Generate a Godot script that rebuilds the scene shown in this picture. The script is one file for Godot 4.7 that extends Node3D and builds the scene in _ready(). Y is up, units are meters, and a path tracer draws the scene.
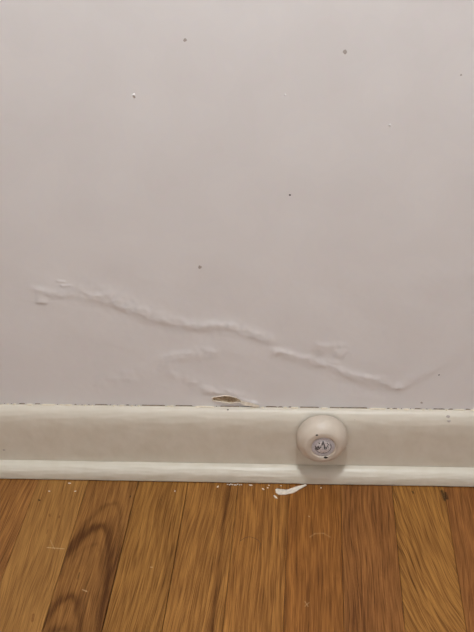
extends Node3D
# A damaged, painted wall with baseboard, shoe moulding, a round door stop and an oak strip floor.
# Lengths in the tables are millimetres on the surface they belong to; nodes are in metres.

const MM := 0.001
const ROOM_L := -2.3
const ROOM_R := 2.1
const ROOM_D := 4.2
const ROOM_H := 2.45
const BOARD := 0.0572
const BOARD_X0 := -0.26937
const LAMP_COLOR := Color(0.965, 0.984, 1.0)
const SKEW := -0.0217

var M := {}
var noise_a := FastNoiseLite.new()
var noise_b := FastNoiseLite.new()
var noise_c := FastNoiseLite.new()

# ------------------------------------------------------------------ helpers
func mat(col: Color, rough := 0.6, spec := 0.5) -> StandardMaterial3D:
	var m := StandardMaterial3D.new()
	m.albedo_color = col
	m.roughness = rough
	m.metallic_specular = spec
	m.cull_mode = BaseMaterial3D.CULL_DISABLED
	return m

func mesh_node(called: String, mesh: Mesh, m: Material, parent: Node) -> MeshInstance3D:
	var o := MeshInstance3D.new()
	o.name = called
	o.mesh = mesh
	o.material_override = m
	o.cast_shadow = GeometryInstance3D.SHADOW_CASTING_SETTING_ON
	parent.add_child(o, true)
	return o

func structure(o: Node, label := "", category := "") -> void:
	o.set_meta("kind", "structure")
	if label:
		o.set_meta("label", label)
	if category:
		o.set_meta("category", category)

func tag(o: Node, label: String, category: String, group := "") -> void:
	o.set_meta("label", label)
	o.set_meta("category", category)
	if group:
		o.set_meta("group", group)

func base(called: String, at: Vector3) -> Node3D:
	var o := Node3D.new()
	o.name = called
	add_child(o, true)
	o.position = at
	return o

func arr_mesh(v: PackedVector3Array, n: PackedVector3Array, uv: PackedVector2Array, ix: PackedInt32Array) -> ArrayMesh:
	var a := []
	a.resize(Mesh.ARRAY_MAX)
	a[Mesh.ARRAY_VERTEX] = v
	if n.size() == v.size():
		a[Mesh.ARRAY_NORMAL] = n
	if uv.size() == v.size():
		a[Mesh.ARRAY_TEX_UV] = uv
	a[Mesh.ARRAY_INDEX] = ix
	var m := ArrayMesh.new()
	m.add_surface_from_arrays(Mesh.PRIMITIVE_TRIANGLES, a)
	return m

# smooth mesh from a grid of points rows x cols; normals from neighbours
func grid_mesh(p: PackedVector3Array, cols: int, rows: int, flip := false, wrap := false, skip: PackedByteArray = PackedByteArray()) -> ArrayMesh:
	var n := PackedVector3Array()
	n.resize(p.size())
	var uv := PackedVector2Array()
	uv.resize(p.size())
	for r in rows:
		for c in cols:
			var i := r * cols + c
			var c0 := c - 1
			var c1 := c + 1
			if wrap:
				c0 = (c - 1 + cols - 1) % (cols - 1)
				c1 = (c + 1) % (cols - 1)
			else:
				c0 = maxi(c0, 0)
				c1 = mini(c1, cols - 1)
			var r0 := maxi(r - 1, 0)
			var r1 := mini(r + 1, rows - 1)
			var t := p[r * cols + c1] - p[r * cols + c0]
			var b := p[r1 * cols + c] - p[r0 * cols + c]
			var nn := t.cross(b)
			if flip:
				nn = -nn
			n[i] = nn.normalized() if nn.length_squared() > 1e-20 else Vector3.BACK
			uv[i] = Vector2(float(c) / (cols - 1), float(r) / (rows - 1))
	var ix := PackedInt32Array()
	for r in rows - 1:
		for c in cols - 1:
			if skip.size() > 0 and skip[r * cols + c] == 1:
				continue
			var a := r * cols + c
			if flip:
				ix.append_array([a, a + 1, a + cols, a + 1, a + cols + 1, a + cols])
			else:
				ix.append_array([a, a + cols, a + 1, a + 1, a + cols, a + cols + 1])
	return arr_mesh(p, n, uv, ix)

func boxes(list: Array) -> ArrayMesh:
	var st := SurfaceTool.new()
	st.begin(Mesh.PRIMITIVE_TRIANGLES)
	for b in list:
		var bm := BoxMesh.new()
		var lo: Vector3 = b[0]
		var hi: Vector3 = b[1]
		bm.size = hi - lo
		st.append_from(bm, 0, Transform3D(Basis(), (lo + hi) * 0.5))
	return st.commit()

# profile points (radius, height) turned round the +z axis
func lathe(profile: Array, seg := 64, wob := 0.0) -> ArrayMesh:
	var p := PackedVector3Array()
	for q in profile:
		for s in seg + 1:
			var a := TAU * (s % seg) / seg
			var d := Vector3(cos(a), sin(a), 0)
			var k: float = 1.0 + wob * noise_b.get_noise_3d(d.x * 40, d.y * 40, q.y * 3000)
			p.append(Vector3(d.x * q.x * k, d.y * q.x * k, q.y + wob * 0.006 * noise_b.get_noise_3d(d.x * q.x * 4000, d.y * q.x * 4000, 7)))
	return grid_mesh(p, seg + 1, profile.size(), true, true)

# Catmull-Rom refinement of a profile
func smooth_profile(pts: Array, sub: int) -> Array:
	var out := []
	for i in pts.size() - 1:
		var a: Vector2 = pts[maxi(i - 1, 0)]
		var b: Vector2 = pts[i]
		var c: Vector2 = pts[i + 1]
		var d: Vector2 = pts[mini(i + 2, pts.size() - 1)]
		for k in sub:
			out.append(b.cubic_interpolate(c, a, d, float(k) / sub))
	out.append(pts[-1])
	return out

func seg_info(p: Vector2, pts: Array) -> Vector3:   # signed distance (+ above), position along 0..1
	var best := 1e9
	var sgn := 1.0
	var along := 0.0
	var run := 0.0
	var total := 0.0
	for i in pts.size() - 1:
		var a: Vector2 = pts[i]
		var d: Vector2 = pts[i + 1] - a
		var l := d.length()
		var t := clampf((p - a).dot(d) / (l * l), 0.0, 1.0)
		var q := a + d * t
		var dd := p.distance_to(q)
		if dd < best:
			best = dd
			sgn = 1.0 if d.cross(p - a) >= 0.0 else -1.0
			along = total + l * t
		total += l
	return Vector3(best * sgn, along / total, total)

func poly_dist(p: Vector2, poly: PackedVector2Array) -> float:   # + inside
	var best := 1e9
	for i in poly.size():
		var q := Geometry2D.get_closest_point_to_segment(p, poly[i], poly[(i + 1) % poly.size()])
		best = minf(best, p.distance_to(q))
	return best if Geometry2D.is_point_in_polygon(p, poly) else -best

func noise_tex(seed_: int, freq: float, lo: Color, hi: Color, size := 512) -> NoiseTexture2D:
	var t := NoiseTexture2D.new()
	var n := FastNoiseLite.new()
	n.seed = seed_
	n.frequency = freq
	n.fractal_octaves = 4
	t.noise = n
	t.width = size
	t.height = size
	t.seamless = true
	var g := Gradient.new()
	g.set_color(0, lo)
	g.set_color(1, hi)
	t.color_ramp = g
	return t

func normal_tex(seed_: int, freq: float, strength: float, size := 512) -> NoiseTexture2D:
	var t := NoiseTexture2D.new()
	var n := FastNoiseLite.new()
	n.seed = seed_
	n.frequency = freq
	n.fractal_octaves = 3
	t.noise = n
	t.width = size
	t.height = size
	t.seamless = true
	t.as_normal_map = true
	t.bump_strength = strength
	return t

func painted(col_lo: Color, col_hi: Color, rough: float, spec: float, scale: float, nstr: float, seed_: int) -> StandardMaterial3D:
	var m := mat(Color.WHITE, rough, spec)
	m.albedo_texture = noise_tex(seed_, 0.012, col_lo, col_hi)
	m.uv1_triplanar = true
	m.uv1_world_triplanar = true
	m.uv1_scale = Vector3.ONE * scale
	m.normal_enabled = true
	m.normal_texture = normal_tex(seed_ + 5, 0.02, 4.0)
	m.normal_scale = nstr
	return m

# ------------------------------------------------------------------ oak boards
# kind: "straight", "arch" (flat-sawn arches opening towards the room), "lean" (slanting lines)
func oak_texture(spec: Dictionary, marks: Array) -> ImageTexture:
	var w := 224
	var h := 1024
	var long := 800.0
	var n1 := FastNoiseLite.new()
	n1.seed = spec.seed
	n1.frequency = 1.0
	n1.fractal_octaves = 2
	var mean: Color = spec.mean
	var c_k: float = spec.get("contrast", 1.0)
	var pale := Color(mean.r * (1.0 + 0.16 * c_k), mean.g * (1.0 + 0.18 * c_k), mean.b * (1.0 + 0.20 * c_k))
	var dark := Color(mean.r * (1.0 - 0.30 * c_k), mean.g * (1.0 - 0.36 * c_k), mean.b * (1.0 - 0.42 * c_k))
	var buf := PackedByteArray()
	buf.resize(w * h * 3)
	var kind: String = spec.kind
	var ring: float = spec.ring
	var streak: float = spec.streak
	var arches: Array = spec.get("arches", [])
	var bend: float = spec.get("bend", 0.0)
	var lean: float = spec.get("lean", 0.0)
	for j in h:
		var z := (j + 0.5) / h * long
		for i in w:
			var x := (i + 0.5) / w * 57.2
			var sx: float = x + lean * z + bend * z * z + 2.6 * n1.get_noise_2d(x * 0.02, z * 0.006)
			var band := 0.0
			if kind == "arch":
				for q in arches:
					var dx: float = x - q[1] + 1.6 * n1.get_noise_2d(z * 0.03, 3.0)
					var kk: float = q[2] if dx < 0.0 else q[3]
					var dz: float = z - q[0] - kk * dx * dx + 4.0 * n1.get_noise_2d(x * 0.09, z * 0.03 + 17.0)
					var wz: float = q[4] * sqrt(1.0 + 4.0 * kk * kk * dx * dx)
					band += q[5] * exp(-(dz / wz) * (dz / wz))
				band = minf(band, 1.1)
			else:
				var g := (sx + 4.0 * n1.get_noise_2d(x * 0.04, z * 0.006)) / ring
				var f := g - floorf(g)
				band = pow(f, 3.0) * (0.55 + 0.45 * sin(floorf(g) * 12.9898 + float(spec.seed)))
			var pores := n1.get_noise_2d(sx * 0.82 + 50.0, z * 0.015)
			var fine := n1.get_noise_2d(sx * 1.8, z * 0.024 + 200.0)
			var fibre := n1.get_noise_2d(sx * 0.22, z * 0.010 + 90.0)
			var broad := n1.get_noise_2d(x * 0.05 + 20.0, z * 0.006)
			var t := 0.22 + band * streak + maxf(pores, 0.0) * 0.88 + fine * 0.40 + fibre * 0.30 + broad * 0.18
			if spec.has("stripe"):
				var s: Array = spec.stripe
				t += s[1] * exp(-pow((x + s[2] * z - s[0]) / s[3], 2.0))
			t = clampf(t, -0.35, 1.35)
			var c := pale.lerp(dark, t)
			var o := (j * w + i) * 3
			buf[o] = clampi(int(c.r * 255.0), 0, 255)
			buf[o + 1] = clampi(int(c.g * 255.0), 0, 255)
			buf[o + 2] = clampi(int(c.b * 255.0), 0, 255)
	var img := Image.create_from_data(w, h, false, Image.FORMAT_RGB8, buf)
	# worn scratches and spots: [x, z, x, z, half width mm, colour, strength]
	for m in marks:
		var a := Vector2(m[0], m[1])
		var b := Vector2(m[2], m[3])
		var rr: float = m[4]
		var lo := a.min(b) - Vector2.ONE * rr * 2.0
		var hi := a.max(b) + Vector2.ONE * rr * 2.0
		for j in range(maxi(int(lo.y / long * h), 0), mini(int(hi.y / long * h) + 2, h)):
			for i in range(maxi(int(lo.x / 57.2 * w), 0), mini(int(hi.x / 57.2 * w) + 2, w)):
				var q := Vector2((i + 0.5) / w * 57.2, (j + 0.5) / h * long)
				var d := q.distance_to(Geometry2D.get_closest_point_to_segment(q, a, b))
				var k: float = clampf(1.4 - d / rr, 0.0, 1.0) * m[6] * (0.75 + 0.5 * n1.get_noise_2d(q.x * 0.9, q.y * 0.9))
				if k > 0.0:
					img.set_pixel(i, j, img.get_pixel(i, j).lerp(m[5], clampf(k, 0.0, 1.0)))
	return ImageTexture.create_from_image(img)

func board_mesh(width: float, length: float, v0: float) -> ArrayMesh:
	# eased long edges; top at y = 0, underside at -18 mm; u across, v along
	var e := 0.00035
	var prof := [Vector2(-width / 2, -0.018), Vector2(-width / 2, -e * 1.2), Vector2(-width / 2 + e * 0.4, -e * 0.3), Vector2(-width / 2 + e * 1.5, 0), Vector2(width / 2 - e * 1.5, 0), Vector2(width / 2 - e * 0.4, -e * 0.3), Vector2(width / 2, -e * 1.2), Vector2(width / 2, -0.018)]
	var st := SurfaceTool.new()
	st.begin(Mesh.PRIMITIVE_TRIANGLES)
	st.set_smooth_group(-1)
	for i in prof.size() - 1:
		var a: Vector2 = prof[i]
		var b: Vector2 = prof[i + 1]
		var q := [[a, 0.0], [a, length], [b, length], [b, 0.0]]
		for k in [0, 2, 1, 0, 3, 2]:
			var c: Vector2 = q[k][0]
			st.set_uv(Vector2(c.x / BOARD + 0.5, v0 + q[k][1] / 0.8))
			st.add_vertex(Vector3(c.x, c.y, q[k][1]))
	for zz in [0.0, length]:
		for i in range(1, prof.size() - 1):
			for k in [0, i, i + 1]:
				st.set_uv(Vector2(prof[k].x / BOARD + 0.5, v0 + zz / 0.8))
				st.add_vertex(Vector3(prof[k].x, prof[k].y, zz))
	st.generate_normals()
	return st.commit()

# ------------------------------------------------------------------ small flakes
func flake(outline: PackedVector2Array, thick: float, curl: float, seed_: int) -> ArrayMesh:
	# a chip of paint: outline in mm on the floor, slightly dished, with thickness
	var c := Vector2.ZERO
	for q in outline:
		c += q
	c /= outline.size()
	var rings := 4
	var rim := PackedVector2Array()
	for i in outline.size():
		var q := outline[i]
		var r := outline[(i + 1) % outline.size()]
		rim.append(q)
		rim.append(q.lerp(r, 0.5) + Vector2(noise_c.get_noise_2d(q.x * 9 + seed_, q.y * 9), noise_c.get_noise_2d(q.y * 9, q.x * 9 + seed_)) * q.distance_to(r) * 0.12)
	var st := SurfaceTool.new()
	st.begin(Mesh.PRIMITIVE_TRIANGLES)
	var m := rim.size()
	var ext := 0.0
	for q in rim:
		ext = maxf(ext, q.distance_to(c))
	for side in 2:
		st.set_smooth_group(side)
		for k in rings:
			for i in m:
				var idx := [[k, i], [k + 1, i], [k + 1, i + 1], [k, i], [k + 1, i + 1], [k, i + 1]]
				if side == 0:
					idx.reverse()
				for e in idx:
					var f := float(e[0]) / rings
					var q: Vector2 = c.lerp(rim[e[1] % m], f)
					var lift := curl * pow(q.distance_to(c) / ext, 2.0) + 0.25 * noise_c.get_noise_2d(q.x * 3 + seed_ * 11, q.y * 3)
					st.add_vertex(Vector3(q.x - c.x, maxf(lift, 0.0) + thick * (1 - side), q.y - c.y) * MM)
	st.set_smooth_group(-1)
	for i in m:
		var tb := []
		for e in [i, (i + 1) % m]:
			var q: Vector2 = rim[e]
			var lift := maxf(curl * pow(q.distance_to(c) / ext, 2.0) + 0.25 * noise_c.get_noise_2d(q.x * 3 + seed_ * 11, q.y * 3), 0.0)
			tb.append(Vector3(q.x - c.x, lift, q.y - c.y) * MM)
			tb.append(Vector3(q.x - c.x, lift + thick, q.y - c.y) * MM)
		for k in [0, 1, 3, 0, 3, 2]:
			st.add_vertex(tb[k])
	st.generate_normals()
	return st.commit()

func blob(radius: float, squash: float, seed_: int) -> ArrayMesh:
	# rough little lump on a surface facing +z
	var prof := []
	for k in 7:
		var a := PI / 2 * k / 6.0
		prof.append(Vector2(cos(a) * radius, sin(a) * radius * squash))
	var p := PackedVector3Array()
	for q in prof:
		for s in 15:
			var a := TAU * (s % 14) / 14
			var k := 1.0 + 0.45 * noise_c.get_noise_3d(cos(a) * 60 + seed_ * 31, sin(a) * 60, 0)
			p.append(Vector3(cos(a) * q.x * k, sin(a) * q.x * k, q.y))
	return grid_mesh(p, 15, 7, true, true)

func strand(pts: Array, r: float) -> ArrayMesh:
	var cv := Curve3D.new()
	for i in pts.size():
		var a: Vector2 = pts[maxi(i - 1, 0)]
		var b: Vector2 = pts[mini(i + 1, pts.size() - 1)]
		var d := Vector3(b.x - a.x, 0, b.y - a.y) * MM / 6.0
		cv.add_point(Vector3(pts[i].x * MM, r, pts[i].y * MM), -d, d)
	var n := 40
	var p := PackedVector3Array()
	for k in n + 1:
		var t := cv.get_baked_length() * k / n
		var c := cv.sample_baked(t, true)
		var d := (cv.sample_baked(minf(t + 0.0005, cv.get_baked_length()), true) - cv.sample_baked(maxf(t - 0.0005, 0), true)).normalized()
		var s := d.cross(Vector3.UP).normalized()
		for q in 7:
			var a := TAU * (q % 6) / 6
			p.append(c + (s * cos(a) + Vector3.UP * sin(a)) * r)
	return grid_mesh(p, 7, n + 1, false, true)

# ------------------------------------------------------------------ scene
func _ready() -> void:
	# camera
	var cam := Camera3D.new()
	cam.name = "camera"
	cam.position = Vector3(0.01938, 0.72563, 0.83539)
	cam.rotation = Vector3(-0.55499, 0.07000, -0.02984)
	cam.fov = rad_to_deg(2.0 * atan(316.0 / 950.0))
	cam.near = 0.02
	add_child(cam)
	cam.current = true
	# sky and exposure
	var we := WorldEnvironment.new()
	we.name = "world_environment"
	var env := Environment.new()
	env.background_mode = Environment.BG_SKY
	var sky := Sky.new()
	var sm := ProceduralSkyMaterial.new()
	sm.sky_top_color = Color(0.86, 0.85, 0.85)
	sm.sky_horizon_color = Color(0.93, 0.915, 0.90)
	sm.ground_horizon_color = Color(0.70, 0.70, 0.68)
	sm.ground_bottom_color = Color(0.42, 0.42, 0.40)
	sm.sky_energy_multiplier = 2.7
	sm.ground_energy_multiplier = 2.1
	sky.sky_material = sm
	env.sky = sky
	env.tonemap_mode = Environment.TONE_MAPPER_LINEAR
	env.tonemap_exposure = 0.515
	env.sdfgi_enabled = true
	env.ssao_enabled = true
	env.ssil_enabled = true
	we.environment = env
	add_child(we)

	noise_a.seed = 3
	noise_a.frequency = 1.0
	noise_a.fractal_octaves = 2
	noise_b.seed = 8
	noise_b.frequency = 0.05
	noise_b.fractal_octaves = 2
	noise_c.seed = 21
	noise_c.frequency = 0.05
	make_materials()
	wall_lamp(Vector3(0.06, 1.40, 0.40), 1.9)
	room_shell()
	wall_back()
	baseboard()
	shoe_moulding()
	floor_boards()
	door_stop()
	debris()

func make_materials() -> void:
	M.wall = painted(Color(0.862, 0.845, 0.838), Color(0.882, 0.867, 0.860), 0.62, 0.35, 1.6, 0.05, 11)
	M.room = painted(Color(0.862, 0.845, 0.838), Color(0.882, 0.867, 0.860), 0.7, 0.3, 1.0, 0.08, 12)
	M.ceiling = mat(Color(0.92, 0.91, 0.89), 0.85, 0.2)
	M.trim = painted(Color(0.80, 0.765, 0.70), Color(0.835, 0.805, 0.75), 0.42, 0.5, 5.0, 0.16, 31)
	M.shoe = painted(Color(0.80, 0.77, 0.705), Color(0.835, 0.81, 0.755), 0.40, 0.5, 6.0, 0.2, 41)
	M.caulk = painted(Color(0.80, 0.74, 0.64), Color(0.95, 0.91, 0.84), 0.7, 0.3, 20.0, 0.4, 51)
	M.knob = painted(Color(0.775, 0.725, 0.665), Color(0.825, 0.775, 0.715), 0.40, 0.5, 9.0, 0.1, 61)
	M.chip = painted(Color(0.80, 0.75, 0.69), Color(0.93, 0.89, 0.83), 0.6, 0.4, 30.0, 0.3, 71)
	M.plaster = painted(Color(0.50, 0.40, 0.29), Color(0.95, 0.89, 0.78), 0.95, 0.1, 16.0, 0.6, 81)
	M.torn = painted(Color(0.82, 0.77, 0.69), Color(0.93, 0.90, 0.85), 0.8, 0.2, 40.0, 0.4, 91)
	M.dark = mat(Color(0.10, 0.075, 0.06), 0.7)
	M.smudge_and_shade = mat(Color(0.68, 0.64, 0.61), 0.8, 0.2)
	M.smudge_pale = mat(Color(0.76, 0.71, 0.69), 0.8, 0.2)
	M.ring = mat(Color(0.72, 0.67, 0.61), 0.5)
	M.joint_dark = painted(Color(0.26, 0.20, 0.15), Color(0.62, 0.53, 0.44), 0.9, 0.2, 30.0, 0.3, 101)
	M.hair = mat(Color(0.10, 0.06, 0.04), 0.5)
	M.metal = mat(Color(0.75, 0.75, 0.76), 0.35)
	M.metal.metallic = 0.8
	M.subfloor = mat(Color(0.12, 0.08, 0.05), 0.9)

func wall_lamp(at: Vector3, energy: float) -> void:
	# opal globe on a short arm, fixed to the wall above the frame
	var o := base("wall_lamp", Vector3(at.x, at.y, 0.0))
	tag(o, "opal globe wall lamp high above the diagonal crack", "lamp")
	mesh_node("backplate", lathe(smooth_profile([Vector2(0.06, 0.0), Vector2(0.06, 0.010), Vector2(0.052, 0.018), Vector2(0.02, 0.022), Vector2(0.001, 0.022)], 3), 40), M.metal, o)
	mesh_node("arm", lathe([Vector2(0.011, 0.018), Vector2(0.011, 0.10), Vector2(0.011, at.z - 0.09), Vector2(0.022, at.z - 0.085), Vector2(0.024, at.z - 0.07)], 24), M.metal, o)
	var gm := mat(Color(0.95, 0.93, 0.90), 0.3)
	gm.emission_enabled = true
	gm.emission = LAMP_COLOR
	gm.emission_energy_multiplier = 2.0
	var prof := []
	for k in 25:
		var t := PI * k / 24.0
		prof.append(Vector2(maxf(0.085 * sin(t), 0.0004), -0.085 * cos(t)))
	var g := mesh_node("glass_globe", lathe(prof, 48), gm, o)
	g.position.z = at.z
	var l := OmniLight3D.new()
	l.name = "lamp_light"
	l.light_color = LAMP_COLOR
	l.light_energy = energy
	l.light_size = 0.08
	l.omni_range = 12.0
	l.omni_attenuation = 2.0
	l.shadow_enabled = true
	l.position = Vector3(0, 0, at.z)
	o.add_child(l)

func room_shell() -> void:
	var th := 0.12
	var z0 := -th
	var z1 := ROOM_D + th
	structure(mesh_node("wall_left", boxes([[Vector3(ROOM_L - th, -0.1, z0), Vector3(ROOM_L, ROOM_H + th, z1)]]), M.room, self), "plain painted wall at the left end of the room", "wall")
	structure(mesh_node("wall_right", boxes([[Vector3(ROOM_R, -0.1, z0), Vector3(ROOM_R + th, ROOM_H + th, z1)]]), M.room, self), "plain painted wall at the right end of the room", "wall")
	structure(mesh_node("ceiling", boxes([[Vector3(ROOM_L, ROOM_H, z0), Vector3(ROOM_R, ROOM_H + th, z1)]]), M.ceiling, self), "plain white ceiling above the room", "ceiling")
	# wall across the room with one window
	var wx0 := -1.6
	var wx1 := 1.4
	var wy0 := 0.6
	var wy1 := 2.3
	structure(mesh_node("wall_front", boxes([
		[Vector3(ROOM_L, -0.1, ROOM_D), Vector3(wx0, ROOM_H, z1)], [Vector3(wx1, -0.1, ROOM_D), Vector3(ROOM_R, ROOM_H, z1)],
		[Vector3(wx0, -0.1, ROOM_D), Vector3(wx1, wy0, z1)], [Vector3(wx0, wy1, ROOM_D), Vector3(wx1, ROOM_H, z1)]]), M.room, self), "painted wall with a window across the room", "wall")
	var f := 0.05
	var zc := ROOM_D + 0.05
	var w := mesh_node("window_1", boxes([
		[Vector3(wx0, wy0, zc), Vector3(wx0 + f, wy1, zc + 0.05)], [Vector3(wx1 - f, wy0, zc), Vector3(wx1, wy1, zc + 0.05)],
		[Vector3(wx0 + f, wy0, zc), Vector3(wx1 - f, wy0 + f, zc + 0.05)], [Vector3(wx0 + f, wy1 - f, zc), Vector3(wx1 - f, wy1, zc + 0.05)],
		[Vector3(-0.125, wy0 + f, zc), Vector3(-0.075, wy1 - f, zc + 0.05)]]), M.trim, self)
	structure(w, "white two-pane window across the room", "window")
	var gl := mat(Color(0.95, 0.98, 0.97, 0.08), 0.02)
	gl.transparency = BaseMaterial3D.TRANSPARENCY_ALPHA
	for s in [[wx0 + f, -0.125], [-0.075, wx1 - f]]:
		mesh_node("pane", boxes([[Vector3(s[0], wy0 + f, zc + 0.02), Vector3(s[1], wy1 - f, zc + 0.026)]]), gl, w)

# ------------------------------------------------------------------ wall with its raised cracks
func wall_back() -> void:
	# [line, height mm, spread above, spread below, fade at ends (fraction)]
	var ridges := [
		[[Vector2(-205.9, 235.4), Vector2(-190.6, 231.9), Vector2(-170.4, 224.8), Vector2(-150.4, 215.3), Vector2(-130.2, 204.4), Vector2(-109.6, 198.4)], 0.95, 12.0, 8.5, 0.25],
		[[Vector2(-258.8, 238.5), Vector2(-242.5, 235.2), Vector2(-227.3, 231.1), Vector2(-205.2, 232.4), Vector2(-189.0, 227.1)], 0.6, 5.5, 5.0, 0.3],
		[[Vector2(-220.7, 242.1), Vector2(-208.2, 241.8)], 0.5, 1.3, 1.8, 0.2],
		[[Vector2(-224.2, 247.2), Vector2(-214.0, 246.0)], 0.30, 1.6, 1.6, 0.2],
		[[Vector2(-249.5, 222.4), Vector2(-242.2, 221.9), Vector2(-234.7, 223.2)], 0.8, 14.0, 2.8, 0.35],
		[[Vector2(-196.9, 222.2), Vector2(-171.4, 215.1), Vector2(-151.3, 204.9), Vector2(-117.3, 193.4), Vector2(-103.8, 189.8), Vector2(-74.5, 185.1), Vector2(-55.6, 181.5)], -0.35, 4.5, 10.0, 0.2],
		[[Vector2(-119.9, 202.1), Vector2(-107.5, 198.5), Vector2(-82.5, 193.7), Vector2(-61.5, 195.2), Vector2(-44.7, 194.1), Vector2(-28.2, 186.8), Vector2(-15.6, 181.9), Vector2(-7.3, 178.9), Vector2(-1.0, 173.3)], 0.85, 6.0, 6.5, 0.15],
		[[Vector2(-4.2, 165.0), Vector2(7.0, 161.9), Vector2(22.7, 156.5), Vector2(40.7, 150.0), Vector2(58.5, 144.5), Vector2(80.1, 133.7), Vector2(99.5, 128.1), Vector2(113.3, 128.3)], 1.0, 4.6, 7.0, 0.06],
		[[Vector2(22.3, 150.6), Vector2(47.9, 141.8), Vector2(64.1, 135.5), Vector2(85.9, 122.6), Vector2(107.6, 114.9), Vector2(127.2, 109.9)], -0.45, 6.0, 12.0, 0.2],
		[[Vector2(40.1, 162.3), Vector2(47.4, 168.1), Vector2(55.7, 171.3), Vector2(71.5, 167.7), Vector2(79.1, 160.2)], 0.85, 6.0, 8.0, 0.25],
		[[Vector2(54.1, 152.2), Vector2(62.6, 148.8), Vector2(70.1, 147.3)], 0.45, 4.0, 1.5, 0.3],
		[[Vector2(63.3, 162.6), Vector2(74.0, 156.3)], 0.6, 6.0, 6.0, 0.3],
		[[Vector2(113.3, 128.3), Vector2(123.3, 121.8), Vector2(132.0, 118.0), Vector2(140.3, 122.0), Vector2(148.2, 130.0), Vector2(159.4, 135.4), Vector2(171.7, 139.5)], 0.65, 6.0, 6.5, 0.2],
		[[Vector2(126.8, 116.6), Vector2(136.4, 116.7)], 0.45, 3.5, 1.5, 0.3],
		[[Vector2(-126.2, 142.2), Vector2(-111.3, 154.1), Vector2(-85.2, 160.5), Vector2(-56.3, 161.9)], 0.9, 6.0, 9.0, 0.3],
		[[Vector2(-126.2, 142.2), Vector2(-108.3, 131.9), Vector2(-76.5, 115.0), Vector2(-58.2, 107.2)], 0.55, 8.0, 9.0, 0.2],
		[[Vector2(-206.1, 109.1), Vector2(-183.7, 121.6), Vector2(-163.3, 128.5), Vector2(-135.6, 131.6)], 0.5, 8.0, 10.0, 0.3],
		[[Vector2(-43.0, 102.0), Vector2(-32.1, 96.5), Vector2(-19.0, 92.6)], 1.3, 2.6, 2.4, 0.15],
		[[Vector2(-82.2, 108.5), Vector2(-51.5, 107.6), Vector2(-27.6, 100.8)], 0.7, 5.0, 3.5, 0.25],
	]
	var hole := PackedVector2Array([Vector2(-69.2, 100.2), Vector2(-67.1, 101.9), Vector2(-60.5, 102.8), Vector2(-55.0, 103.9), Vector2(-50.6, 103.7), Vector2(-42.2, 101.3), Vector2(-38.6, 98.6), Vector2(-34.3, 94.8), Vector2(-42.3, 95.4), Vector2(-48.7, 93.7), Vector2(-52.0, 94.4), Vector2(-60.7, 95.9), Vector2(-67.9, 96.9)])
	var x0 := -330.0
	var x1 := 255.0
	var y0 := 70.0
	var y1 := 320.0
	var step := 0.9
	var nx := int((x1 - x0) / step) + 1
	var ny := int((y1 - y0) / step) + 1
	var sx := (x1 - x0) / (nx - 1)
	var sy := (y1 - y0) / (ny - 1)
	var hgt := PackedFloat32Array()
	hgt.resize(nx * ny)
	# low, broad waves of old plaster, dying out towards the edge of the patch
	for j in ny:
		for i in nx:
			var x := x0 + i * sx
			var y := y0 + j * sy
			var edge := clampf(minf(minf(x - x0, x1 - x), y1 - y) / 60.0, 0.0, 1.0)
			hgt[j * nx + i] = (0.34 * noise_a.get_noise_2d(x * 0.011, y * 0.016) + 0.05 * noise_a.get_noise_2d(x * 0.06, y * 0.09 + 40.0)) * edge
	for r in ridges:
		var pts: Array = r[0]
		var lo := Vector2(1e9, 1e9)
		var hi := -lo
		for q in pts:
			lo = lo.min(q)
			hi = hi.max(q)
		var reach: float = 2.8 * maxf(r[2], r[3])
		for j in range(maxi(0, int((lo.y - reach - y0) / sy)), mini(ny, int((hi.y + reach - y0) / sy) + 1)):
			for i in range(maxi(0, int((lo.x - reach - x0) / sx)), mini(nx, int((hi.x + reach - x0) / sx) + 1)):
				var q := Vector2(x0 + i * sx, y0 + j * sy)
				var info := seg_info(q, pts)
				if absf(info.x) > reach:
					continue
				var s := info.x + 0.55 * noise_a.get_noise_2d(q.x * 0.09, q.y * 0.09 + 11.0) * minf(1.0, r[2] / 4.0)
				var wd: float = r[2] if s > 0.0 else r[3]
				var t: float = minf(info.y, 1.0 - info.y) / r[4]
				var amp: float = r[1] * smoothstep(-0.4, 1.0, t) * (1.0 + 0.7 * noise_a.get_noise_2d(q.x * 0.055 + 9.0, q.y * 0.055))
				hgt[j * nx + i] += amp * exp(-(s / wd) * (s / wd))
	var p := PackedVector3Array()
	p.resize(nx * ny)
	var skip := PackedByteArray()
	skip.resize(nx * ny)
	for j in ny:
		for i in nx:
			var q := Vector2(x0 + i * sx, y0 + j * sy)
			p[j * nx + i] = Vector3(q.x, q.y, hgt[j * nx + i]) * MM
			if q.x > -75 and q.x < -28 and q.y > 90 and q.y < 108:
				var rag := 0.6 * noise_a.get_noise_2d(q.x * 0.35, q.y * 0.35)
				if poly_dist(q + Vector2(sx, sy) * 0.5, hole) + rag > 0.0:
					skip[j * nx + i] = 1
	var skin := grid_mesh(p, nx, ny, true, false, skip)
	var st := SurfaceTool.new()
	st.begin(Mesh.PRIMITIVE_TRIANGLES)
	st.append_from(skin, 0, Transform3D())
	var slab := boxes([
		[Vector3(ROOM_L, -0.1, -0.12), Vector3(ROOM_R, ROOM_H, -0.02)],
		[Vector3(ROOM_L, y1 * MM, -0.02), Vector3(ROOM_R, ROOM_H, 0)],
		[Vector3(ROOM_L, -0.1, -0.02), Vector3(ROOM_R, y0 * MM, 0)],
		[Vector3(ROOM_L, y0 * MM, -0.02), Vector3(x0 * MM, y1 * MM, 0)],
		[Vector3(x1 * MM, y0 * MM, -0.02), Vector3(ROOM_R, y1 * MM, 0)]])
	st.append_from(slab, 0, Transform3D())
	var wall := mesh_node("wall_back", st.commit(), M.wall, self)
	structure(wall, "pale pinkish painted plaster wall with a raised diagonal crack", "wall")

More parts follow.
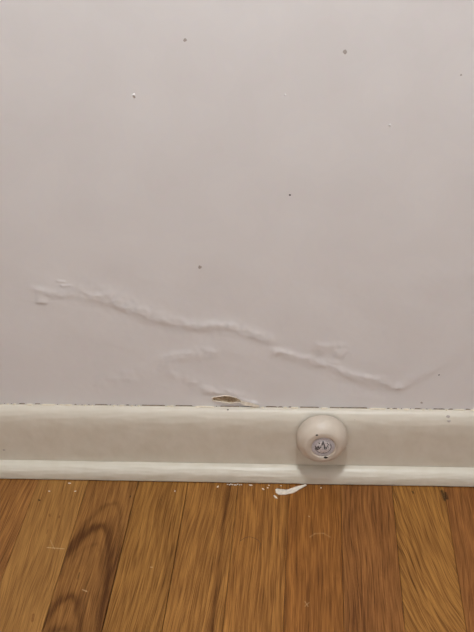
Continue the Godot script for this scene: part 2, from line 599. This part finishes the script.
	# broken plaster inside the hole
	var cx := 62
	var cy := 24
	var cp := PackedVector3Array()
	for j in cy:
		for i in cx:
			var q := Vector2(lerpf(-72, -31, i / (cx - 1.0)), lerpf(91.5, 106.5, j / (cy - 1.0)))
			var d := poly_dist(q, hole)
			var z := -0.15 - clampf(d + 0.4, 0.0, 1.8) * 0.9
			z += (1.3 * noise_a.get_noise_2d(q.x * 0.10, q.y * 0.42) + 0.9 * noise_a.get_noise_2d(q.x * 0.5, q.y * 0.9)) * clampf(d, 0.0, 1.0)
			z += 1.2 * exp(-pow((q.y - 99.3 + (q.x + 52.0) * 0.12) / 1.1, 2.0)) * clampf(d, 0.0, 1.0)
			cp.append(Vector3(q.x, q.y, z) * MM)
	var core := mesh_node("exposed_plaster", grid_mesh(cp, cx, cy, true), M.plaster, wall)
	core.set_meta("label", "crumbly tan plaster showing in the hole")
	# lifted paint edge round the hole
	var tp := PackedVector3Array()
	var hn := hole.size()
	var cnt := hn * 5
	for k in cnt + 1:
		var kk := k % cnt
		var f := float(kk) / 5.0
		var a := hole[int(f)]
		var b := hole[(int(f) + 1) % hn]
		var q := a.lerp(b, f - floorf(f))
		var out := (q - Vector2(-52, 99)).normalized()
		var fat := 0.75 + 0.45 * noise_a.get_noise_2d(q.x * 0.4, q.y * 0.4 + 70)
		for s in 9:
			var an := TAU * (s % 8) / 8.0
			var off := out * (cos(an) * fat * 0.9 + 0.2)
			tp.append(Vector3(q.x + off.x, q.y + off.y, 0.55 + sin(an) * fat) * MM)
	var edge_o := mesh_node("torn_paint_edge", grid_mesh(tp, 9, cnt + 1, false, true), M.torn, wall)
	edge_o.set_meta("label", "cream torn paint edge around the hole")
	# loose paint sticking out to the right of the hole
	var fp := flake(PackedVector2Array([Vector2(-38, -97.6), Vector2(-33, -96.8), Vector2(-25, -94.8), Vector2(-17, -92.2), Vector2(-18, -90.6), Vector2(-29, -91.6), Vector2(-37, -94.0)]), 0.5, 0.9, 5)
	var flap := mesh_node("loose_paint", fp, M.torn, wall)
	flap.position = Vector3(-28.1, 93.9, 1.5) * MM
	flap.rotation.x = PI / 2 - 0.15
	# specks, bumps and one bump's painted shadow: x, y, radius mm, squash, material
	var sp := [[-127.3, 442.8, 1.5, 0.7, "wall"], [15.1, 343.3, 0.95, 0.35, "dark"], [-75.1, 264.2, 1.9, 0.12, "smudge_and_shade"], [62.8, 480.4, 1.9, 0.1, "smudge_and_shade"], [-77.8, 492.3, 1.5, 0.1, "smudge_and_shade"],
		[10.2, 441.9, 1.1, 0.7, "wall"], [106.1, 413.0, 1.2, 0.7, "wall"], [174.3, 134.3, 0.8, 0.3, "dark"], [158.8, 97.2, 1.3, 0.25, "smudge_and_shade"], [165.7, 459.0, 0.9, 0.3, "smudge_and_shade"], [-127.0, 440.6, 0.9, 0.2, "smudge_and_shade"]]  # last entry is the shade under the first bump, as a grey blob
	for k in sp.size():
		var s: Array = sp[k]
		var o := mesh_node("paint_bump" if s[4] == "wall" else "spot", blob(s[2] * MM, s[3], k), M[s[4]], wall)
		o.position = Vector3(s[0], s[1], 0.0 if s[1] > 320 else 0.12) * MM
		if s[1] < 320:
			var gi := int((s[0] - x0) / sx)
			var gj := int((s[1] - y0) / sy)
			o.position.z = (hgt[gj * nx + gi] - 0.05) * MM

# ------------------------------------------------------------------ skirting
func x_stations() -> PackedFloat32Array:
	var xs := PackedFloat32Array([ROOM_L, -1.6, -1.0, -0.6, -0.45])
	var x := -0.40
	while x < 0.32:
		xs.append(x)
		x += 0.0025
	xs.append_array([0.4, 0.7, 1.1, 1.6, ROOM_R])
	return xs

func sweep_x(prof: Array, wave: float, seed_: float) -> ArrayMesh:
	var xs := x_stations()
	var p := PackedVector3Array()
	for r in prof.size():
		for x in xs:
			var q: Vector2 = prof[r]
			var n := noise_a.get_noise_2d(x * 22.0 + seed_, r * 0.35) * wave + noise_a.get_noise_2d(x * 160.0 + seed_, r * 0.22) * wave * 0.3
			p.append(Vector3(x, q.y + n * 0.5, q.x + n))
	return grid_mesh(p, xs.size(), prof.size())

func baseboard() -> void:
	var prof := smooth_profile([Vector2(0.0016, 0.060), Vector2(0.0016, 0.0872), Vector2(0.0022, 0.0889), Vector2(0.0050, 0.0884), Vector2(0.0083, 0.0858), Vector2(0.0110, 0.0810), Vector2(0.0128, 0.0740), Vector2(0.0137, 0.0640), Vector2(0.0140, 0.0500), Vector2(0.0140, 0.0300), Vector2(0.0140, 0.0020)], 4)
	var b := mesh_node("baseboard_back", sweep_x(prof, 0.00025, 3.0), M.trim, self)
	structure(b, "cream painted baseboard with rounded top below the cracked wall", "baseboard")
	# brittle caulk between wall and board, missing in places
	var xs := x_stations()
	var p := PackedVector3Array()
	for r in 5:
		for x in xs:
			var k := 0.7 * noise_a.get_noise_2d(x * 26.0, 4.0) + 0.8 * noise_a.get_noise_2d(x * 150.0, 14.0)
			var gone := smoothstep(-0.02, 0.16, k) if x > -0.06 else smoothstep(0.02, 0.2, k)
			var ridge := 0.0006 * absf(noise_a.get_noise_2d(x * 120.0, 31.0)) + 0.0004
			var y := lerpf(0.0890 + ridge * sin(PI * r / 4.0), 0.080, gone)
			var z := lerpf(-0.0004, 0.0034 + 0.0012 * noise_a.get_noise_2d(x * 60.0, 55.0), r / 4.0)
			if r == 4:
				y = 0.080
			p.append(Vector3(x, y, z))
	var c := mesh_node("caulk", grid_mesh(p, xs.size(), 5), M.caulk, b)
	# scuffs and pinholes in the paint
	for e in [[187.2, 85.5, 8.5, 1.5, "smudge_and_shade"], [188.2, 81.4, 10.8, 1.3, "smudge_and_shade"], [-308.4, 33.4, 13.95, 1.0, "smudge_and_shade"], [-51.9, 88.3, 5.2, 0.7, "dark"], [86.9, 81.4, 10.8, 0.7, "smudge_and_shade"]]:
		var sc := mesh_node("scuff", blob(e[3] * MM, 0.12, int(e[0])), M[e[4]], b)
		sc.position = Vector3(e[0], e[1], e[2]) * MM
		sc.rotation.x = -clampf((e[1] - 60.0) / 28.0, 0.0, 1.0) * 0.9
		sc.scale.x = 1.6
	# dark brown strip laid along the open stretches of the joint
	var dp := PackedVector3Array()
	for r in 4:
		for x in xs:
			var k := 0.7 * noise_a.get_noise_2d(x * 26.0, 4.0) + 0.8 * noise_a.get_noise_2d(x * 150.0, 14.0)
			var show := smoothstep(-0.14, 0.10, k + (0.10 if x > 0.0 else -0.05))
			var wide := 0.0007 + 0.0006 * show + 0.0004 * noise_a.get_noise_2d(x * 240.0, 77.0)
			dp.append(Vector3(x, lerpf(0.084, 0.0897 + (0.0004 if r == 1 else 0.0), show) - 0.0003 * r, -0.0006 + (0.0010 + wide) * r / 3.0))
	mesh_node("dark_joint_line", grid_mesh(dp, xs.size(), 4), M.joint_dark, b)
	c.set_meta("label", "broken caulk line along the top of the board")

func shoe_moulding() -> void:
	var prof := smooth_profile([Vector2(0.0136, 0.0120), Vector2(0.0142, 0.0188), Vector2(0.0155, 0.0192), Vector2(0.0185, 0.0186), Vector2(0.0218, 0.0168), Vector2(0.0243, 0.0137), Vector2(0.0258, 0.0098), Vector2(0.0262, 0.0050), Vector2(0.0260, 0.0014), Vector2(0.0240, 0.0009), Vector2(0.0150, 0.0009)], 4)
	var s := mesh_node("trim_1", sweep_x(prof, 0.00032, 40.0), M.shoe, self)
	structure(s, "cream quarter-round shoe moulding between baseboard and wooden floor", "trim")

# ------------------------------------------------------------------ floor
func floor_boards() -> void:
	var fl := mesh_node("floor", boxes([[Vector3(ROOM_L, -0.10, -0.12), Vector3(ROOM_R, -0.0181, ROOM_D + 0.12)]]), M.subfloor, self)
	structure(fl, "worn oak strip floor running up to the wall", "floor")
	var specs := [   # boards in view, from left
		{"seed": 1, "mean": Color(0.561, 0.382, 0.204), "kind": "straight", "ring": 9.0, "streak": 0.4, "lean": 0.06},
		{"seed": 2, "mean": Color(0.599, 0.428, 0.229), "kind": "straight", "ring": 16.0, "streak": 0.2, "lean": -0.02, "contrast": 0.75},
		{"seed": 3, "mean": Color(0.532, 0.366, 0.191), "kind": "arch", "ring": 60.0, "streak": 0.72, "arches": [[57.0, 38.0, 0.05, 0.3, 3.0, 0.45], [93.0, 30.0, 0.05, 0.2, 5.5, 1.0], [120.0, 28.0, 0.06, 0.3, 3.0, 0.25], [191.0, 19.0, 0.09, 0.13, 4.5, 0.8], [231.0, 18.0, 0.1, 0.1, 5.5, 0.8], [290.0, 22.0, 0.1, 0.12, 4.0, 0.8], [370.0, 25.0, 0.1, 0.12, 4.0, 0.8], [470.0, 28.0, 0.1, 0.1, 4.0, 0.8]]},
		{"seed": 4, "mean": Color(0.557, 0.387, 0.191), "kind": "straight", "ring": 7.0, "streak": 0.45, "lean": 0.03},
		{"seed": 5, "mean": Color(0.578, 0.399, 0.200), "kind": "lean", "ring": 10.0, "streak": 0.5, "lean": 0.05, "stripe": [46.0, 0.45, 0.0, 2.6]},
		{"seed": 6, "mean": Color(0.582, 0.395, 0.195), "kind": "straight", "ring": 8.0, "streak": 0.35, "lean": 0.0},
		{"seed": 7, "mean": Color(0.549, 0.357, 0.170), "kind": "straight", "ring": 12.0, "streak": 0.3, "lean": 0.0},
		{"seed": 8, "mean": Color(0.515, 0.337, 0.175), "kind": "straight", "ring": 6.0, "streak": 0.4, "lean": -0.01},
		{"seed": 9, "mean": Color(0.586, 0.407, 0.200), "kind": "lean", "ring": 7.5, "streak": 0.5, "lean": -0.06, "bend": -0.0007},
		{"seed": 10, "mean": Color(0.520, 0.337, 0.175), "kind": "straight", "ring": 11.0, "streak": 0.4, "lean": 0.02},
		{"seed": 11, "mean": Color(0.574, 0.395, 0.200), "kind": "arch", "ring": 70.0, "streak": 0.8, "arches": [[60.0, 26.0, 0.15, 0.2, 4.0, 0.8], [130.0, 28.0, 0.2, 0.16, 4.0, 0.9], [220.0, 27.0, 0.16, 0.2, 4.0, 0.8], [330.0, 30.0, 0.2, 0.2, 5.0, 0.8]]},
		{"seed": 12, "mean": Color(0.549, 0.374, 0.187), "kind": "straight", "ring": 9.0, "streak": 0.4, "lean": 0.0},
	]
	var pale := Color(0.90, 0.82, 0.68)
	var ink := Color(0.10, 0.07, 0.05)
	# marks by board: x from the board's left edge, z from the wall (mm)
	var marks := {
		0: [[4.0, 199.0, 9.0, 203.0, 1.6, ink, 0.7]],
		1: [[35.5, 126.0, 54.0, 127.0, 0.55, pale, 0.7], [36.0, 115.0, 44.0, 128.0, 0.4, pale, 0.4], [8.5, 55.0, 9.5, 56.0, 1.0, ink, 0.8], [26.0, 77.0, 27.0, 80.0, 1.0, Color(0.40, 0.25, 0.12), 0.7], [37.5, 79.0, 38.0, 82.0, 0.9, Color(0.40, 0.25, 0.12), 0.7], [30.0, 100.0, 30.0, 106.0, 0.6, Color(0.40, 0.25, 0.12), 0.6], [44.0, 214.0, 45.0, 222.0, 1.2, Color(0.38, 0.22, 0.1), 0.6]],
		2: [[28.0, 182.0, 33.0, 184.0, 0.6, pale, 0.8], [20.0, 160.0, 20.0, 168.0, 0.6, ink, 0.5], [52.5, 45.0, 52.5, 47.0, 0.7, ink, 0.7]],
		3: [[34.0, 150.0, 36.0, 150.0, 0.7, pale, 0.6]],
		6: [[24.0, 103.0, 29.0, 98.0, 0.9, pale, 0.28], [29.0, 98.0, 38.0, 97.0, 0.9, pale, 0.28], [38.0, 97.0, 45.0, 102.0, 0.9, pale, 0.22], [22.0, 72.0, 23.0, 73.0, 0.6, pale, 0.7], [20.0, 190.0, 23.0, 196.0, 0.6, pale, 0.4], [20.0, 196.0, 24.0, 191.0, 0.5, pale, 0.4]],
		8: [[54.5, 28.0, 56.5, 42.0, 2.0, ink, 0.7], [22.0, 30.0, 23.0, 33.0, 1.0, ink, 0.6]],
		9: [[0.5, 32.0, 1.5, 41.0, 1.8, ink, 0.7]],
	}
	var gaps := [0.0002, 0.0004, 0.0007, 0.0008, 0.0005, 0.00015, 0.0002, 0.00035, 0.0002, 0.0003, 0.0003, 0.0003]
	var mats := []
	for k in specs.size():
		var m := mat(Color(0.965, 0.965, 0.965), 0.5, 0.25)
		m.albedo_texture = oak_texture(specs[k], marks.get(k, []))
		mats.append(m)
	var rng := RandomNumberGenerator.new()
	rng.seed = 5
	var lens := [0.74, 0.80, 0.77, 0.68]
	var rot := Basis(Vector3.UP, SKEW)
	var first := int(floor((ROOM_L + 0.05 - BOARD_X0) / BOARD))
	var last := int(floor((ROOM_R - 0.05 - BOARD_X0) / BOARD))
	for i in range(first, last):
		var seen := i >= -1 and i <= 10
		var k := i + 1 if seen else rng.randi_range(0, 11)
		var gap: float = gaps[k]
		var xc := BOARD_X0 + (i + 0.5) * BOARD
		var z := 0.0
		var n := 0
		while z < ROOM_D - 0.12:
			var l: float = lens[rng.randi_range(0, 3)]
			if z + l > ROOM_D - 0.2:
				l = ROOM_D - 0.1 - z
			var mk: int = k if n == 0 else rng.randi_range(0, 11)
			var o := mesh_node("floor_board", board_mesh(BOARD - gap, l - 0.0006, 0.0), mats[mk], fl)
			# the strips run a hair off square to the wall
			o.transform = Transform3D(rot, rot * Vector3(xc, 0, 0) + rot.z * (z - 0.004 + xc * SKEW + 0.008))
			z += l
			n += 1

# ------------------------------------------------------------------ door stop
func door_stop() -> void:
	var o := base("door_stop", Vector3(0.0508, 0.0642, 0.0134))
	o.rotation.y = 0.06
	tag(o, "round cream door stop screwed to the baseboard", "door stop")
	mesh_node("base_ring", lathe(smooth_profile([Vector2(0.0240, 0.0), Vector2(0.0262, 0.0006), Vector2(0.0264, 0.0022), Vector2(0.0255, 0.0034)], 3), 64), M.ring, o)
	var body := smooth_profile([Vector2(0.0240, 0.0018), Vector2(0.0266, 0.0026), Vector2(0.0278, 0.0046), Vector2(0.0281, 0.0076), Vector2(0.0279, 0.0110), Vector2(0.0270, 0.0150), Vector2(0.0251, 0.0190), Vector2(0.0225, 0.0222), Vector2(0.0198, 0.0242), Vector2(0.0178, 0.0248), Vector2(0.0150, 0.0249), Vector2(0.0138, 0.0246), Vector2(0.0132, 0.0238), Vector2(0.0127, 0.0236), Vector2(0.0060, 0.0236), Vector2(0.0002, 0.0236)], 4)
	mesh_node("body", lathe(body, 96, 0.012), M.knob, o)
	# worn metal disc in the middle
	var img := Image.create(160, 160, false, Image.FORMAT_RGB8)
	var ink := Color(0.13, 0.14, 0.17)
	var strokes := [[-0.03, -0.62, -0.12, -0.25, 0.055], [-0.03, -0.62, 0.09, -0.22, 0.06], [-0.10, -0.36, 0.06, -0.36, 0.045], [-0.66, -0.08, -0.55, 0.14, 0.06], [-0.55, 0.14, -0.44, -0.12, 0.055], [-0.44, -0.12, -0.34, 0.14, 0.06], [-0.34, 0.14, -0.22, -0.06, 0.05], [-0.6, 0.16, -0.45, 0.22, 0.07], [0.10, -0.12, 0.10, 0.18, 0.055], [0.10, 0.18, 0.28, 0.16, 0.05], [0.28, 0.16, 0.26, 0.0, 0.05], [0.26, 0.0, 0.12, 0.0, 0.045], [-0.37, -0.46, -0.33, -0.44, 0.06], [0.32, -0.45, 0.48, -0.25, 0.04], [0.36, -0.18, 0.42, 0.02, 0.04]]
	for y in 160:
		for x in 160:
			var q := Vector2((x - 79.5) / 79.5, (y - 79.5) / 79.5)
			var n := noise_a.get_noise_2d(q.x * 5.0, q.y * 5.0)
			var c := Color(0.78, 0.77, 0.78).lerp(Color(0.95, 0.94, 0.94), clampf(0.5 + n, 0.0, 1.0))
			if q.length() > 0.72:
				c = c.lerp(Color(0.74, 0.73, 0.76), 0.6)
			var k := 0.0
			for s in strokes:
				var d := q.distance_to(Geometry2D.get_closest_point_to_segment(q, Vector2(s[0], s[1]), Vector2(s[2], s[3])))
				k = maxf(k, clampf(1.5 - d / (s[4] * 0.8), 0.0, 1.0))
			var ang := atan2(q.y, q.x)
			var ringd := absf(q.length() - 0.68)
			var part := 1.0 if (ang > -0.5 and ang < 3.05) else 0.25
			k = maxf(k, clampf(1.5 - ringd / 0.035, 0.0, 1.0) * part * clampf(0.9 + noise_a.get_noise_2d(ang * 4.0, 3.0), 0.2, 1.0))
			img.set_pixel(x, y, c.lerp(ink, k * clampf(0.85 + n * 0.6, 0.0, 1.0)))
	var dm := mat(Color.WHITE, 0.4)
	dm.metallic = 0.25
	dm.albedo_texture = ImageTexture.create_from_image(img)
	var disc := SurfaceTool.new()
	disc.begin(Mesh.PRIMITIVE_TRIANGLES)
	var rows := [[0.0126, 0.0], [0.0126, 0.0005], [0.0120, 0.0009], [0.0112, 0.0007], [0.0088, 0.0007], [0.0080, 0.0011], [0.0040, 0.0014], [0.0, 0.0015]]
	for r in rows.size() - 1:
		for s in 48:
			var q := []
			for e in [[r, s], [r, s + 1], [r + 1, s + 1], [r + 1, s]]:
				var a: float = TAU * e[1] / 48.0
				q.append(Vector3(cos(a) * rows[e[0]][0], sin(a) * rows[e[0]][0], rows[e[0]][1]))
			for k in [0, 2, 1, 0, 3, 2]:
				disc.set_uv(Vector2(0.5 + q[k].x / 0.0252, 0.5 - q[k].y / 0.0252))
				disc.add_vertex(q[k])
	disc.generate_normals()
	var dd := mesh_node("center_disc", disc.commit(), dm, o)
	dd.position.z = 0.0232
	dd.set_meta("label", "worn silver disc with dark markings")
	# two chips through the paint
	for c in [[-0.0070, 0.0170, 0.0246, 0.0010, 0.2, 0.2], [0.0030, -0.0142, 0.0247, 0.0015, 0.0, 0.1]]:
		var b := mesh_node("chipped_spot", blob(c[3], 0.3, int(c[0] * 10000)), M.dark, o)
		b.position = Vector3(c[0], c[1], c[2])
		b.rotation.x = -c[4] * 0.6
		b.scale.x = 1.6

# ------------------------------------------------------------------ debris
func debris() -> void:
	var big := PackedVector2Array([Vector2(0.3, 36.7), Vector2(2.4, 34.2), Vector2(3.9, 38.3), Vector2(14.4, 35.3), Vector2(24.3, 30.3), Vector2(34.2, 27.6), Vector2(35.6, 29.0), Vector2(27.1, 35.0), Vector2(20.1, 40.7), Vector2(11.7, 43.6), Vector2(4.0, 44.4), Vector2(1.1, 41.2)])
	var c := Vector2.ZERO
	for q in big:
		c += q
	c /= big.size()
	var o := mesh_node("paint_flake", flake(big, 0.8, 1.6, 1), M.chip, self)
	o.position = Vector3(c.x * MM, 0.0002, c.y * MM)
	tag(o, "long curled white paint flake on the floor below the door stop", "paint flake")
	# x, z, length, width, turn, label
	var list := [
		[-13.2, 35.0, 3.6, 1.6, 0.8, "small oval paint chip left of the long curled flake"],
		[-8.2, 32.7, 2.0, 1.4, 0.2, "tiny paint chip between the oval chip and the long flake"],
		[0.9, 47.3, 6.0, 2.2, 0.9, "narrow slanted paint chip just in front of the long flake"],
		[-6.9, 28.6, 2.2, 1.4, 0.0, "tiny paint chip against the moulding above the oval chip"],
		[6.6, 28.9, 2.0, 1.3, 0.4, "tiny paint chip against the moulding behind the long flake"],
		[-64.3, 32.4, 3.0, 1.8, 1.9, "small upright-looking paint chip left of the white crumbs"],
		[-233.3, 31.1, 4.4, 1.4, 0.0, "flat white chip at the moulding on the palest board"],
		[-224.0, 44.0, 2.6, 1.2, -0.2, "small white chip beside the palest board's right edge"],
		[-253.5, 44.8, 2.4, 1.2, 0.1, "small white chip on the palest board's left half"],
		[-111.8, 41.0, 1.8, 1.2, 1.2, "lone white speck on the striped board left of center"],
		[51.3, 31.3, 1.8, 1.4, 0.3, "lone white speck under the door stop"],
		[-27.5, 28.9, 4.0, 1.8, 0.1, "white crumb between the crumb cluster and the oval chip"],
	]
	for k in list.size():
		var e: Array = list[k]
		var f := crumb("paint_chip", k, e[0], e[1], e[2], e[3], e[4])
		tag(f, e[5], "paint chip", "white paint chips on the floor")
	for k in 9:
		var f := crumb("paint_crumb", k + 40, -53.5 + k * 1.9 + noise_a.get_noise_2d(k * 3.7, 1.0), 28.6 + 1.3 * noise_a.get_noise_2d(k * 5.3, 9.0), 2.2 + 0.8 * noise_a.get_noise_2d(k * 2.9, 5.0), 1.5, k * 0.9)
		tag(f, "white crumb in the cluster at the moulding below the plaster hole", "paint crumb", "crumb cluster below the hole")
	var h := mesh_node("hair", strand([Vector2(-35.0, 114.9), Vector2(-30.0, 110.4), Vector2(-24.8, 108.8), Vector2(-18.4, 111.5), Vector2(-14.0, 117.2), Vector2(-14.6, 128.5)], 0.00016), M.hair, self)
	tag(h, "thin dark curved hair lying on the floor boards", "hair")

func crumb(called: String, k: int, x: float, z: float, l: float, w: float, turn: float) -> MeshInstance3D:
	var pts := PackedVector2Array()
	for s in 7:
		var a := TAU * s / 7.0
		var r := 0.5 * (1.0 + 0.5 * noise_c.get_noise_2d(s * 37.0, k * 53.0))
		pts.append(Vector2(cos(a) * l * r, sin(a) * w * r).rotated(turn))
	var o := mesh_node(called, flake(pts, 0.5, 0.3, k), M.chip, self)
	o.position = Vector3(x * MM, 0.0001, z * MM)
	return o
